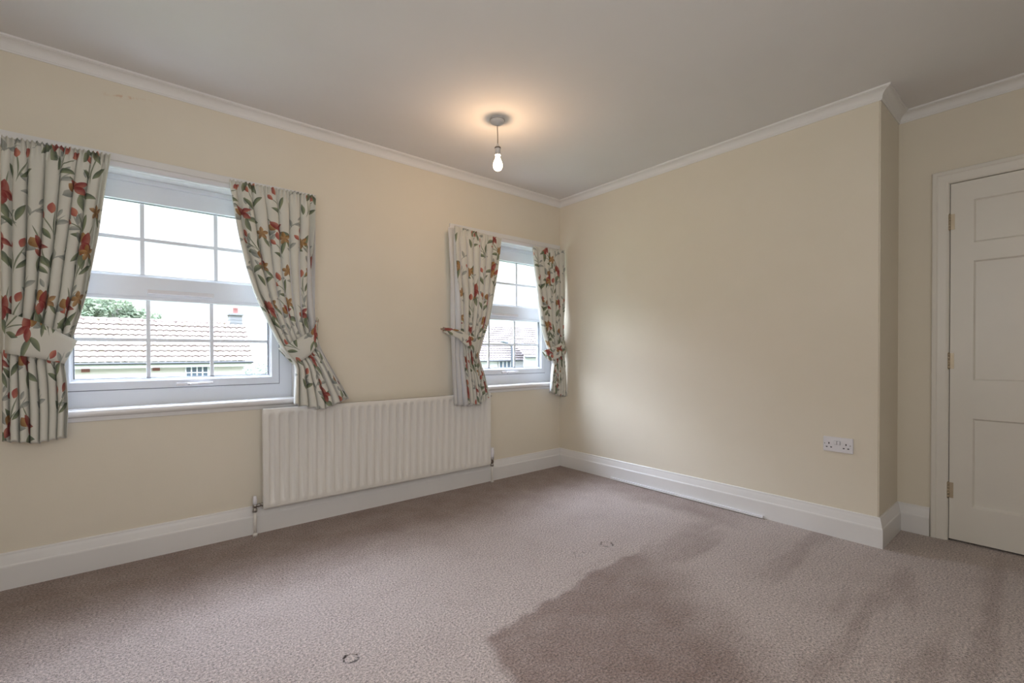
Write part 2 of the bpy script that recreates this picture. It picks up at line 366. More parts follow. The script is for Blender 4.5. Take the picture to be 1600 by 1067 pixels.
# ------------------------------------------------------------------ windows
def make_window(cx, n):
    w_ = empty('window_%d' % n, (cx, .10, SZ0), kind='structure')
    x0, x1 = cx-HX, cx+HX
    bm = bmesh.new()
    zt0, zt1 = 1.398, 1.452                      # transom
    P = [(0, .10), (.060, .10), (.066, .106), (.068, .118), (.072, .120), (.072, .17), (0, .17)]
    ring(bm, x0, x1, zt1-.062, SZ1, [(0, .10), (.062, .10), (.068, .104), (.070, .116), (.078, .122), (.078, .17), (0, .17)])
    ring(bm, x0, x1, SZ0, zt0+.01, [(0, .1015), (.074, .1015), (.076, .104), (.076, .17), (0, .17)])
    # head built up deeper than the jambs
    box(bm, x0+.06, x1-.06, .1005, .168, SZ1-.122, SZ1-.05, .004)
    box(bm, x0+.002, x1-.002, .088, .12, SZ1-.030, SZ1-.001, .004)
    # bottom rail deeper too
    box(bm, x0+.06, x1-.06, .102, .168, SZ0+.05, SZ0+.089, .002)
    link('frame', bm, M_upvc, w_)
    # opening sash
    a0, a1, b0, b1 = cx-.491, cx+.491, .864, 1.390
    bm = bmesh.new(); ring(bm, a0, a1, b0, b1, [(0, .097), (.038, .097), (.042, .100), (.044, .110), (.052, .117), (.055, .150), (0, .150)])
    sash = link('sash', bm, M_upvc, w_)
    bm = bmesh.new(); ring(bm, a0-.004, a1+.004, b0-.004, b1+.004, [(0, .1005), (.004, .1005), (.004, .103), (0, .103)]); link('gasket', bm, M_gask, w_)
    gx0, gx1, gz0, gz1 = cx-.437, cx+.437, .905+.012, 1.338
    link('glass', B(a0+.04, a1-.04, .135, .141, b0+.04, b1-.04), M_glass, sash)
    bm = bmesh.new(); zc = (gz0+gz1)/2
    for k in (-1, 1): box(bm, cx+k*.1435-.009, cx+k*.1435+.009, .122, .1345, b0+.05, b1-.05, .002)
    box(bm, a0+.05, a1-.05, .1225, .134, 1.121-.009, 1.121+.009, .002); link('glazing_bars', bm, M_upvc, sash)
    bm = bmesh.new(); ring(bm, a0+.0545, a1-.0545, b0+.0545, b1-.0545, [(0, .1205), (.0035, .1205), (.0035, .134), (0, .134)]); link('glazing_gasket', bm, M_gask, sash)
    # fixed upper light
    up0, up1 = zt1, SZ1-.122
    link('glass', B(x0+.07, x1-.07, .135, .141, up0+.006, up1+.02), M_glass, w_)
    bm = bmesh.new()
    for k in (-1, 1): box(bm, cx+k*.166-.0095, cx+k*.166+.0095, .122, .1345, up0+.005, up1+.01, .002)
    box(bm, x0+.075, x1-.075, .1225, .134, 1.656-.0095, 1.656+.0095, .002); link('glazing_bars', bm, M_upvc, w_)
    bm = bmesh.new(); ring(bm, x0+.0785, x1-.0785, up0+.013, up1+.0005, [(0, .1215), (.0035, .1215), (.0035, .134), (0, .134)]); link('glazing_gasket', bm, M_gask, w_)
    # trickle vent on the sash head, casement handle on its foot
    bm = B(cx-.148, cx+.152, .078, .0995, 1.366, 1.388, .005, 3); tv = link('trickle_vent', bm, M_plastic, w_)
    link('vent_slider', B(cx-.01, cx+.01, .074, .0785, 1.372, 1.382, .0015), M_plastic, tv)
    bm = B(cx-.027, cx+.047, .088, .0972, .869, .888, .004, 3)
    hd = link('handle', bm, M_plastic, w_)
    bm = bmesh.new(); lathe(bm, [(0, 0), (.009, 0), (.009, .014), (.006, .018), (0, .018)], 20, Matrix.Translation((cx+.032, .090, .8785)) @ Matrix.Rotation(pi/2, 4, 'X'))
    tube(bm, [(cx+.032, .074, .8785), (cx+.06, .070, .880), (cx+.10, .068, .882), (cx+.142, .070, .883)], [.006, .0065, .006, .005], 12); link('lever', bm, M_plastic, hd)
    link('key_hole', xlate(lathe(bmesh.new(), [(0, 0), (.0035, 0), (.0035, .003), (0, .003)], 12), Matrix.Translation((cx+.032, .0722, .8785)) @ Matrix.Rotation(pi/2, 4, 'X')), M_dark, hd)
    # plain white reveal lining and sill board
    bm = bmesh.new()
    box(bm, x0, x0+.004, .0, .10, SZ0, SZ1); box(bm, x1-.004, x1, .0, .10, SZ0, SZ1); box(bm, x0, x1, 0, .10, SZ1-.004, SZ1)
    link('reveal_lining', bm, M_sill, w_)
    e = .585
    bm = bmesh.new(); prof = [(.1005, SZ0-.034), (.1005, SZ0+.006), (-.020, SZ0+.006)]
    for i in range(1, 8):
        a = pi*i/8; prof.append((-.020-.017*sin(a), SZ0-.011+.017*cos(a)))
    prof += [(-.018, SZ0-.028), (-.012, SZ0-.030), (-.010, SZ0-.050), (0.0, SZ0-.052), (0.0, SZ0-.034)]
    A = [bm.verts.new((cx-e, y, z)) for y, z in prof]; C_ = [bm.verts.new((cx+e, y, z)) for y, z in prof]
    for i in range(len(prof)): bm.faces.new((A[i], A[(i+1) % len(prof)], C_[(i+1) % len(prof)], C_[i]))
    bm.faces.new(A[::-1]); bm.faces.new(C_); bmesh.ops.recalc_face_normals(bm, faces=bm.faces)
    link('window_sill', bm, M_sill, w_)
make_window(W1C, 1); make_window(W2C, 2)

# ------------------------------------------------------------------ curtains
def interp(pts, z):
    pts = sorted(pts, key=lambda p: p[1])
    if z <= pts[0][1]: return pts[0][0]
    for a, b in zip(pts, pts[1:]):
        if z <= b[1]: return a[0]+(b[0]-a[0])*(z-a[1])/(b[1]-a[1])
    return pts[-1][0]
def smooth(pts, z, r=.03): return sum(interp(pts, z+k*r/3) for k in range(-3, 4))/7
def cloth(L, R, ztop, zbot, yc, nf, seed, amp=.021, pts_per=26, rows=150, sgn=1, head=True, yoff=0., tiez=1.05, pk=.5):
    """pleated cloth hanging between outlines L and R; returns mesh with a UV map in cloth metres"""
    rnd = random.Random(seed); n = nf*pts_per
    ph = [rnd.uniform(-.35, .35) for _ in range(nf+1)]; am = [rnd.uniform(.65, 1.15) for _ in range(nf+2)]
    zt = lambda s: ztop(s) if callable(ztop) else ztop
    def S_(s, t):
        z0, z1 = zt(s), zbot(s); z = z0+(z1-z0)*t
        xl, xr = smooth(L, z), smooth(R, z); wd = xr-xl
        k = s*nf; i = min(int(k), nf-1); fr = k-i
        a = am[i]*(1-fr)+am[i+1]*fr
        th = 2*pi*k+ph[i]*(1-fr)+ph[i+1]*fr+.5*sin(3*t+seed)+.35*sin(7*t+k)
        hd = max(0, 1-t/.075)
        g_ = amp*a*(.55+.45*min(1, t*3))*(1-.75*hd)
        tie = math.exp(-((z-tiez)/.12)**2); g_ *= 1-.25*tie
        x = xl+wd*s-wd/nf*.145*cos(th)*(1-hd)*min(1, s*7, (1-s)*7)*min(1, s*8, (1-s)*8)
        y = yc(t)-g_*(sin(th)+.16*sin(2*th+1.3))+yoff
        if head:
            y -= hd*.008*sin(2*pi*nf*3.3*s+ph[i])+0; x += hd*.0015*sin(2*pi*nf*6.6*s)
            z += hd*.004*sin(2*pi*nf*3.3*s+1)*max(0, 1-t/.03)
        z += .006*sin(th)*max(0, (t-.9)/.1)
        return Vector((x, y, z))
    me = bpy.data.meshes.new('cloth'); V = []; 
    for j in range(rows+1):
        t = j/rows
        for i in range(n+1): V.append(S_(i/n, t))
    Fc = [(j*(n+1)+i, (j+1)*(n+1)+i, (j+1)*(n+1)+i+1, j*(n+1)+i+1) for j in range(rows) for i in range(n)]
    me.from_pydata(V, [], Fc)
    # cloth coordinate: arc length measured on the row a third of the way down
    jr = rows//4; arc = [0.]
    for i in range(n): arc.append(arc[-1]+(V[jr*(n+1)+i+1]-V[jr*(n+1)+i]).length)
    uvl = me.uv_layers.new(name='UVMap')
    for poly in me.polygons:
        poly.use_smooth = True
        for li in poly.loop_indices:
            v = me.loops[li].vertex_index; j, i = divmod(v, n+1)
            uvl.data[li].uv = (arc[i]+seed*.37, 3-j/rows*1.36)
    return me
def solid(ob, th):
    md = ob.modifiers.new('thickness', 'SOLIDIFY'); md.thickness = th; md.offset = 0
def band(up_, lo_, hook, y_in, ybulge, nseg=28, sag=.0):
    """tie-back: a tapering strip wrapped round the front of the cloth to a wall hook, with a return strip behind"""
    bm = bmesh.new(); uvl = bm.loops.layers.uv.new('UVMap')
    def along(pl, s):
        d = [0.]
        for a, b in zip(pl, pl[1:]): d.append(d[-1]+math.dist(a, b))
        q = s*d[-1]
        for k in range(len(pl)-1):
            if q <= d[k+1] or k == len(pl)-2:
                f = (q-d[k])/(d[k+1]-d[k]); return (pl[k][0]+(pl[k+1][0]-pl[k][0])*f, pl[k][1]+(pl[k+1][1]-pl[k][1])*f)
    rows_ = []
    nz = 6
    for i in range(-5, nseg+1):
        s = i/nseg
        sc = max(0, s); u = along(up_, sc); l = along(lo_, sc)
        if i < 0: y = y_in+.04*(-i/5); off = .012*(1-math.sqrt(max(0, 1-(i/5)**2)))
        else: y = y_in+(ybulge-y_in)*min(1, math.sin(min(1, s/.35)*pi/2)); off = 0
        if s > .74: y = y+(-.014-y)*((s-.74)/.26)**1.2
        d = 1 if up_[-1][0] > up_[0][0] else -1
        row = []
        for k in range(nz+1):
            f = k/nz; row.append(bm.verts.new((u[0]*(1-f)+l[0]*f+d*off, y-.006*sin(pi*f), u[1]*(1-f)+l[1]*f)))
        rows_.append(row)
    for i in range(len(rows_)-1):
        for k in range(nz):
            f = bm.faces.new((rows_[i][k], rows_[i][k+1], rows_[i+1][k+1], rows_[i+1][k])); f.smooth = True
            for lp, (a, b) in zip(f.loops, ((i, k), (i, k+1), (i+1, k+1), (i+1, k))): lp[uvl].uv = (a*.0135+hook[0]*5+hook[2]*3+.55, .1-b*.024+hook[2]*2.6)
    back = []
    for i in range(11):
        s = i/10; u = along(up_, s); l = along(lo_, s); y = (y_in+.04)*(1-s)+(-.010)*s; y = min(y, -.012)
        back.append([bm.verts.new((u[0]*(1-f)+l[0]*f, y, u[1]*(1-f)+l[1]*f)) for f in (.15, .5, .85)])
    for i in range(10):
        for k in range(2):
            f = bm.faces.new((back[i][k], back[i+1][k], back[i+1][k+1], back[i][k+1])); f.smooth = True
            for lp in f.loops: lp[uvl].uv = (i*.02, k*.03)
    return bm
C1R = [(-3.159, 2.004), (-3.171, 1.906), (-3.186, 1.786), (-3.205, 1.612), (-3.233, 1.433), (-3.247, 1.333), (-3.27, 1.235), (-3.299, 1.115), (-3.329, 1.009), (-3.319, .941), (-3.314, .799), (-3.319, .667)]
C1L = [(-3.516, 1.99), (-3.519, 1.471), (-3.521, .918), (-3.521, .68)]
C2L = [(-2.669, 2.007), (-2.651, 1.881), (-2.627, 1.72), (-2.594, 1.547), (-2.55, 1.389), (-2.479, 1.222), (-2.412, 1.078), (-2.336, .979), (-2.339, .937), (-2.351, .747)]
C2R = [(-2.213, 2.015), (-2.218, 1.823), (-2.23, 1.696), (-2.238, 1.609), (-2.25, 1.406), (-2.258, 1.25), (-2.244, 1.153), (-2.199, 1.075), (-2.134, .956), (-2.022, .75)]
C2K = [(-2.213, 2.0), (-2.213, 1.3), (-2.205, 1.15), (-2.18, 1.07), (-2.12, .956), (-2.012, .75)]
C3L = [(-1.211, 1.979), (-1.2, 1.761), (-1.192, 1.632), (-1.172, 1.49), (-1.167, 1.316), (-1.162, 1.152), (-1.145, 1.065), (-1.133, 1.006), (-1.125, .85), (-1.117, .654)]
C3K = [(-1.261, 1.947), (-1.245, 1.626), (-1.241, 1.313), (-1.236, 1.007), (-1.229, .672)]
C3R = [(-.767, 1.962), (-.797, 1.751), (-.827, 1.594), (-.856, 1.438), (-.885, 1.314), (-.958, 1.135), (-1.002, 1.025), (-.965, .91), (-.928, .782), (-.916, .69)]
C4L = [(-.409, 1.957), (-.386, 1.8), (-.353, 1.554), (-.319, 1.34), (-.292, 1.223), (-.23, 1.083), (-.174, .975), (-.198, .872), (-.222, .708)]
C4R = [(-.014, 1.985), (-.014, 1.758), (-.020, 1.493), (-.034, 1.346), (-.034, 1.113), (-.026, .949), (-.016, .761), (-.014, .643)]
ln = lambda a, b, c=None: (lambda s: a+(b-a)*s if c is None else (a+(c-a)*s*2 if s < .5 else c+(b-c)*(s-.5)*2))
def curtain(x, label, L, R, K, ztop, zbot, y0, y1, nf, seed, tie, tielabel, amp=.021):
    c = empty('curtain', (x, -.08, .65), label=label, cat='curtain', group=None)
    yc = lambda t: y0+(y1-y0)*t*t
    ob = link('printed_panel', cloth(L, R, ztop, zbot, yc, nf, seed, amp), M_floral, c); solid(ob, .0012)
    KL, KR = K
    ob = link('lining', cloth(KL, KR, lambda s: ztop(s)-.012, lambda s: zbot(s)-.004, yc, nf, seed, amp, pts_per=12, rows=80, head=False, yoff=.012), M_lining, c); solid(ob, .0008)
    up_, lo_, hk, yi, yb = tie
    t = link('curtain_tieback', band(up_, lo_, hk, yi, yb), M_floral); solid(t, .004); tag(t, tielabel, 'tieback')
    bm = bmesh.new(); hx, hy, hz = hk
    lathe(bm, [(0, 0), (.009, 0), (.009, .003), (.003, .004), (.003, .012), (0, .012)], 16, Matrix.Translation((hx, 0, hz)) @ Matrix.Rotation(pi/2, 4, 'X'))
    tube(bm, [(hx, -.010, hz), (hx, -.022, hz-.002), (hx, -.028, hz+.006), (hx, -.026, hz+.014)], .0022, 8)
    link('hook', bm, M_brass, t)
    return c
curtain(-3.34, 'leftmost floral curtain, cut by the photo edge, left of the nearer window', C1L, C1R, (C1L, C1R), ln(1.99, 2.006), ln(.672, .668, .650), -.080, -.092, 7, 1,
        ([(-3.283, 1.109), (-3.404, 1.189), (-3.545, 1.24)], [(-3.327, 1.002), (-3.389, 1.025), (-3.545, 1.06)], (-3.55, -.02, 1.15), -.09, -.128),
        'wide floral tieback round the leftmost curtain, cut by the frame edge')
curtain(-2.44, 'floral curtain right of the nearer window, its hem over the radiator', C2L, C2R, (C2L, C2K), ln(2.004, 2.012), ln(.748, .765, .705), -.080, -.118, 7, 2,
        ([(-2.422, 1.078), (-2.262, 1.178), (-2.185, 1.272)], [(-2.342, .98), (-2.262, 1.040), (-2.187, 1.140)], (-2.182, -.02, 1.25), -.085, -.135),
        'floral tieback of the curtain above the left end of the radiator')
curtain(-1.0, 'floral curtain with white lining showing down its left edge, above radiator right end', C3L, C3R, (C3K, C3R), ln(2.0, 1.972), ln(.662, .695, .645), -.088, -.118, 7, 3,
        ([(-.972, 1.13), (-1.043, 1.158), (-1.272, 1.246)], [(-1.025, 1.025), (-1.173, 1.122), (-1.268, 1.204)], (-1.276, -.02, 1.232), -.085, -.138),
        'floral tieback running up-left to its hook, between the radiator and the corner window')
curtain(-.2, 'narrow floral curtain in the room corner, right side of the farther window', C4L, C4R, (C4L, C4R), ln(1.968, 1.982), ln(.705, .650, .665), -.082, -.098, 6, 4,
        ([(-.278, 1.068), (-.14, 1.13), (-.016, 1.2)], [(-.205, .975), (-.12, 1.02), (-.014, 1.06)], (-.014, -.02, 1.14), -.085, -.132),
        'floral tieback of the curtain in the room corner', amp=.019)
# printed turn-over standing up at the third curtain's corner
# white tracks
def rail(x0, x1, label):
    r = empty('curtain_track', (x0, 0, 1.965), label=label, cat='curtain rail')
    bm = bmesh.new(); box(bm, x0, x1, -.016, 0, 2.003, 2.040, .003); box(bm, x0, x1, -.026, 0, 1.968, 2.000, .003); link('fascia', bm, M_gloss, r)
    bm = bmesh.new(); box(bm, x0+.005, x1-.005, -.034, -.0265, 1.972, 1.992, .002); box(bm, x0+.005, x1-.005, -.037, -.034, 1.969, 1.973, .0008); link('track', bm, M_plastic, r)
rail(-3.6, -2.20, 'white curtain rail over the left window, between its two floral curtains')
rail(-1.205, -.012, 'white curtain rail over the window nearest the corner')

# ------------------------------------------------------------------ radiator
def radiator():
    r = empty('radiator', (-1.68, -.05, .14), label='long white panel radiator with vertical ribs below the two windows', cat='radiator')
    x0, x1, z0, z1, yf, yb = -2.503, -.860, .145, .728, -.066, -.040
    N_ = 30; pitch = (x1-x0-.05)/N_; zs = [z0, z0+.004, z0+.034, z0+.050, (z0+z1)/2, z1-.048, z1-.034, z1-.006, z1]
    zs = [z0+.004, z0+.034, z0+.052, z1-.050, z1-.034, z1-.004]; dp = [0, 0, 1, 1, 0, 0]
    xs_ = [(x0, 0), (x0+.024, 0)]
    for i in range(N_):
        a = x0+.025+i*pitch
        for f, d in ((.04, 0), (.09, .12), (.19, .88), (.25, 1), (.56, 1), (.62, .88), (.72, .12), (.78, 0)): xs_.append((a+f*pitch, d))
    xs_ += [(x1-.02, 0), (x1, 0)]
    bm = bmesh.new(); G = [[bm.verts.new((x, yf+.0135*d*q, z)) for x, d in xs_] for z, q in zip(zs, dp)]
    for a, b in zip(G, G[1:]):
        for i in range(len(xs_)-1):
            f = bm.faces.new((a[i], a[i+1], b[i+1], b[i])); f.smooth = True
    # folded edges
    def edge(verts, off1, off2):
        A = [bm.verts.new(v.co+Vector(off1)) for v in verts]; C_ = [bm.verts.new((v.co.x+off2[0], yb, v.co.z+off2[2])) for v in verts]
        for P, Q in ((verts, A), (A, C_)):
            for i in range(len(P)-1): bm.faces.new((P[i], P[i+1], Q[i+1], Q[i]))
    edge(G[-1], (0, .004, .004), (0, 0, .004)); edge(G[0], (0, .004, -.004), (0, 0, -.004))
    edge([g_[0] for g_ in G], (-.003, .003, 0), (-.003, 0, 0)); edge([g_[-1] for g_ in G], (.003, .003, 0), (.003, 0, 0))
    box(bm, x0+.002, x1-.002, yb-.012, yb, z0, z1)
    bmesh.ops.recalc_face_normals(bm, faces=bm.faces)
    link('panel', bm, M_rad, r)
    bm = B(x0+.004, x1-.004, yf-.0018, yf+.003, z0+.010, z0+.0125, .0006); link('bottom_seam', bm, M_rad, r)
    for k in (.1, .5, .9):
        xb = x0+(x1-x0)*k; link('wall_bracket', B(xb-.02, xb+.02, yb, 0, .22, .66, .002), M_rad, r)
    # air vent plug at top right
    bm = bmesh.new(); lathe(bm, [(0, 0), (.008, 0), (.008, .012), (.004, .014), (.004, .02), (0, .02)], 12, Matrix.Translation((x1, -.052, .70)) @ Matrix.Rotation(pi/2, 4, 'Y')); link('bleed_valve', bm, M_chrome, r)
    def T(x, y, z): return Matrix.Translation((x, y, z))
    # left lockshield
    px = -2.546
    p = link('feed_pipe', tube(bmesh.new(), [(px, -.05, 0), (px, -.05, .15)], .0078, 14), M_rad, r)
    bm = bmesh.new(); lathe(bm, [(0, .138), (.013, .138), (.013, .152), (.010, .154), (.010, .166), (.012, .168), (.012, .182), (0, .183)], 6, T(px, -.05, 0))
    tube(bm, [(px, -.05, .170), (px+.020, -.052, .173), (x0+.004, -.052, .173)], [.008, .008, .007], 12)
    v = link('valve', bm, M_chrome, r)
    bm = bmesh.new(); lathe(bm, [(0, 0), (.0115, 0), (.0115, .012), (0, .012)], 6, T(px+.014, -.052, .173) @ Matrix.Rotation(pi/2, 4, 'Y')); lathe(bm, [(.0, 0), (.012, 0), (.012, .006), (0, .006)], 16, T(x0-.009, -.052, .173) @ Matrix.Rotation(pi/2, 4, 'Y')); link('union_nut', bm, M_chrome, v)
    link('valve_cap', lathe(bmesh.new(), [(0, .180), (.011, .180), (.0115, .200), (.009, .226), (.006, .230), (0, .230)], 20, T(px, -.05, 0)), M_plastic, r)
    link('pipe_collar', lathe(bmesh.new(), [(0, 0), (.013, 0), (.013, .010), (.009, .016), (0, .016)], 20, T(px, -.05, 0)), M_rad, r)
    # right thermostatic valve
    px = -.836
    link('feed_pipe', tube(bmesh.new(), [(px, -.05, 0), (px, -.05, .145)], .0078, 14), M_rad, r)
    bm = bmesh.new(); lathe(bm, [(0, .132), (.014, .132), (.014, .146), (.010, .149), (.010, .156), (.015, .160), (.013, .180), (.015, .184), (.015, .198), (0, .198)], 16, T(px, -.05, 0))
    tube(bm, [(px, -.05, .170), (x1-.004, -.05, .170)], .009, 12); link('valve', bm, M_chrome, r)
    link('valve_cap', lathe(bmesh.new(), [(0, .198), (.017, .198), (.017, .215), (.0185, .222), (.0185, .252), (.016, .258), (.015, .272), (.011, .280), (0, .282)], 24, T(px, -.05, 0)), M_plastic, r)
    link('pipe_collar', lathe(bmesh.new(), [(0, 0), (.013, 0), (.013, .010), (.009, .016), (0, .016)], 20, T(px, -.05, 0)), M_rad, r)
radiator()

# ------------------------------------------------------------------ pendant lamp
def pendant():
    px, py = -1.390, -.838
    L = empty('pendant_lamp', (px, py, ZC), label='bare lit bulb on a short flex under a white ceiling rose', cat='ceiling lamp')
    T = Matrix.Translation((px, py, 0))
    link('ceiling_rose', lathe(bmesh.new(), [(0, ZC), (.042, ZC), (.043, ZC-.004), (.043, ZC-.012), (.040, ZC-.022), (.030, ZC-.029), (.012, ZC-.032), (.009, ZC-.040), (0, ZC-.040)], 48, T), M_pend, L)
    link('rose_ring', lathe(bmesh.new(), [(.0433, ZC-.0095), (.0442, ZC-.0095), (.0442, ZC-.0115), (.0433, ZC-.0115)], 48, T), M_band, L)
    link('flex', tube(bmesh.new(), [(px, py, ZC-.036), (px+.001, py, ZC-.07), (px+.003, py, ZC-.11), (px+.0025, py, ZC-.152)], .0032, 10), M_cord, L)
    T = Matrix.Translation((px+.003, py, 0)); z = 2.302
    link('lamp_holder', lathe(bmesh.new(), [(0, z), (.006, z), (.009, z-.006), (.015, z-.020), (.0165, z-.024), (.0165, z-.030), (.0165, z-.055), (.0155, z-.058), (0, z-.058)], 32, T), M_pend, L)
    link('holder_ring', lathe(bmesh.new(), [(.0165, z-.021), (.0185, z-.021), (.0185, z-.027), (.0165, z-.027)], 32, T), M_band, L)
    link('skirt_ring', lathe(bmesh.new(), [(.012, z-.058), (.0185, z-.059), (.019, z-.066), (.0165, z-.069), (.0125, z-.069)], 32, T), M_pend, L)
    zb = z-.066
    b = link('bulb', lathe(bmesh.new(), [(.0125, zb), (.0125, zb-.010), (.015, zb-.020), (.021, zb-.034), (.0265, zb-.048), (.0285, zb-.062), (.0265, zb-.076), (.020, zb-.087), (.011, zb-.093), (0, zb-.095)], 32, T), M_bulb, L)
    l = bpy.data.lights.new('bulb_light', 'POINT'); l.energy = 3.0; l.color = (1, .64, .38); l.shadow_soft_size = .008
    lo = bpy.data.objects.new('bulb_light', l); lo.location = (px+.003, py, zb-.058); COL.objects.link(lo)
pendant()

# ------------------------------------------------------------------ socket, trunking
def socket():
    y0, y1, z0, z1 = -2.129, -2.273, .482, .566
    s = empty('wall_socket', (0, (y0+y1)/2, (z0+z1)/2), label='white double power socket with two switches on the cream wall', cat='socket')
    H_ = z1-z0; Wd = y1-y0
    link('back_plate', B(-.011, 0, y0, y1, z0, z1, .003, 3), M_plastic, s)
    P = lambda fx, fz: (y0+Wd*fx, z0+H_*fz)
    for a, b in ((.385, .47), (.485, .575)):
        ya, zb_ = P(a, .52); yb_, zt = P(b, .74)
        bm = B(-.0178, -.0105, ya, yb_, zb_, zt, .0015); sw = link('switch', bm, M_plastic, s)
        link('switch_gap_shade', B(-.0114, -.0105, ya+.0012, yb_-.0012, zb_-.0016, zt+.0008), M_gask, sw)  # dark sheet standing in for the shaded gap round the rocker
    for cxx in (.20, .77):
        for dx, fz, w_, h_ in ((0, .56, .0055, .0100), (-.075, .30, .0085, .0058), (.075, .30, .0085, .0058)):
            y, z = P(cxx+dx, fz); link('pin_slot', B(-.0114, -.0108, y-w_/2, y+w_/2, z-h_/2, z+h_/2), M_dark, s)
    for fx in (.055, .905):
        y, z = P(fx, .52); link('screw', lathe(bmesh.new(), [(0, 0), (.0032, 0), (.0028, .0008), (0, .0008)], 16, Matrix.Translation((-.0108, y, z)) @ Matrix.Rotation(-pi/2, 4, 'Y')), M_chrome, s)
socket()
t = empty('cable_trunking', (-.03, -1.2, 0), label='thin white trunking strip lying along the foot of the right skirting board', cat='trunking')
link('base', B(-.042, -.0222, -1.81, -.62, .004, .011, .0015), M_gloss, t); link('lid', B(-.0385, -.0225, -1.812, -.618, .011, .019, .002), M_plastic, t)

# ------------------------------------------------------------------ door
def door():
    d = empty('door_1', (XR, DY0, 0), kind='structure')
    y0, y1, z0, z1 = DY0-.003, DY1+.003, .012, 1.978; xf = XR-.006
    bm = bmesh.new(); ys = [y0, y0-.088, y1+.088, y1]; 
    zz = [z0, .202, .691, .892, 1.547, 1.638, 1.878, z1]
    th = .036
    box(bm, xf, xf+th, ys[0], ys[1], z0, z1); box(bm, xf, xf+th, ys[2], ys[3], z0, z1)
    for a, b in ((0, 1), (2, 3), (4, 5), (6, 7)): box(bm, xf, xf+th, ys[1], ys[2], zz[a], zz[b])
    leaf = link('leaf', bm, M_door, d)
    for a, b in ((1, 2), (3, 4), (5, 6)):
        bm = bmesh.new(); pr = [(0, 0), (.004, .0005), (.011, .0095), (.013, .010), (.013, .02), (0, .02)]
        ring(bm, -ys[1], -ys[2], zz[a], zz[b], pr)
        for v in bm.verts: v.co = Vector((xf+v.co.y, -v.co.x, v.co.z))
        box(bm, xf+.0105, xf+.022, ys[1]-.010, ys[2]+.010, zz[a]+.010, zz[b]-.010); bmesh.ops.recalc_face_normals(bm, faces=bm.faces)
        link('door_panel', bm, M_door, leaf)
    for z in (1.768, .999, .281):
        bm = bmesh.new(); T = Matrix.Translation((xf-.004, DY0+.001, z-.042))
        for k in range(5): lathe(bm, [(0, .0172*k+.0005), (.0052, .0172*k+.0005), (.0052, .0172*k+.0162), (0, .0172*k+.0162)], 14, T)
        lathe(bm, [(0, -.004), (.003, -.004), (.003, .090), (0, .090)], 10, T)
        box(bm, xf-.001, xf+.002, DY0-.020, DY0, z-.042, z+.044); link('hinge', bm, M_brass, d)
    link('shadow_gap', B(XR+.004, XR+.03, DY0-.0028, DY0-.0002, 0, DZ), M_dark, d)
    # architrave with mitred corner
    bm = bmesh.new(); prof = [(0, 0), (0, -.016), (.004, -.020), (.020, -.021), (.026, -.017), (.060, -.015), (.068, -.012), (.0735, -.006), (.0735, 0)]
    A, k = [], len(prof)
    for yy, zz_ in ((DY0+.0735, None), (DY0+.0735, 1), (DY1-.0735, 1), (DY1-.0735, None)):
        sy = -1 if yy > -3 else 1
        A.append([bm.verts.new((XR+x, yy+sy*i, (DZ+.0735-i) if zz_ else 0)) for i, x in prof])
    for a, b in zip(A, A[1:]):
        for j in range(k): bm.faces.new((a[j], a[(j+1) % k], b[(j+1) % k], b[j]))
    bm.faces.new(A[0]); bm.faces.new(A[-1][::-1]); bmesh.ops.recalc_face_normals(bm, faces=bm.faces)
    link('architrave', bm, M_door, d)
    bm = bmesh.new(); T = Matrix.Translation((xf, y1+.05, 1.0)) @ Matrix.Rotation(-pi/2, 4, 'Y')
    lathe(bm, [(0, 0), (.026, 0), (.026, .004), (.010, .006), (.009, .03), (.024, .042), (.026, .052), (.018, .062), (0, .064)], 28, T); link('door_knob', bm, M_brass, d)
door()

# ------------------------------------------------------------------ outside
def roof_mat(name, c1, c2, pw, ph):
    g = N(name); p = g.pos(); s = g.n('ShaderNodeSeparateXYZ'); g.put(s.inputs[0], p)
    v = g.noise(p, 3.5, 3, .7); c = g.mix(g.ramp(v, .4, .62), c1, c2)
    l = g.ramp(g.noise(p, 5.5, 3), .60, .66); c = g.mix(g.math('MULTIPLY', l, .6), c, (.085, .072, .035)); return g.done(g.pbr(c, .9, spec=.1))
M_roof = roof_mat('weathered_pantiles', (.20, .165, .145), (.13, .10, .085), .24, .28)
M_roof2 = roof_mat('pink_plain_tiles', (.135, .115, .108), (.11, .09, .082), .2, .2)
M_render = simple('cream_render', (.36, .335, .295), .9); M_white = simple('white_render', (.46, .45, .45), .9)
M_brick = simple('red_brick', (.14, .055, .045), .9); M_stone = simple('grey_stone', (.125, .125, .12), .9)
M_gutter = simple('grey_gutter', (.03, .03, .032), .6); M_pane = simple('dark_pane', (.06, .08, .10), .2)
M_lawn = simple('grass_ground', (.08, .10, .05), 1); M_bark = simple('bark', (.13, .11, .09), .9)
M_lamp = simple('grey_lamp_post', (.05, .055, .065), .5)
def leafm(name, c1, c2):
    g = N(name); c = g.mix(g.ramp(g.noise(g.pos(), 2.2, 3), .4, .6), c1, c2); t = g.n('ShaderNodeBsdfTranslucent'); g.put(t.inputs[0], c)
    ms = g.n('ShaderNodeMixShader'); ms.inputs[0].default_value = .3; g.put(ms.inputs[1], g.pbr(c, .7, spec=.1)); g.put(ms.inputs[2], t.outputs[0]); return g.done(ms.outputs[0])
M_leaf = leafm('green_leaves', (.10, .13, .08), (.15, .175, .11)); M_leaf2 = leafm('light_green_leaves', (.15, .18, .14), (.18, .20, .16))
GZ = -3.0
tag(link('garden_ground', B(-40, 70, .6, 90, GZ-.1, GZ), M_lawn), kind='structure')
CX, CY = CAM.x, CAM.y
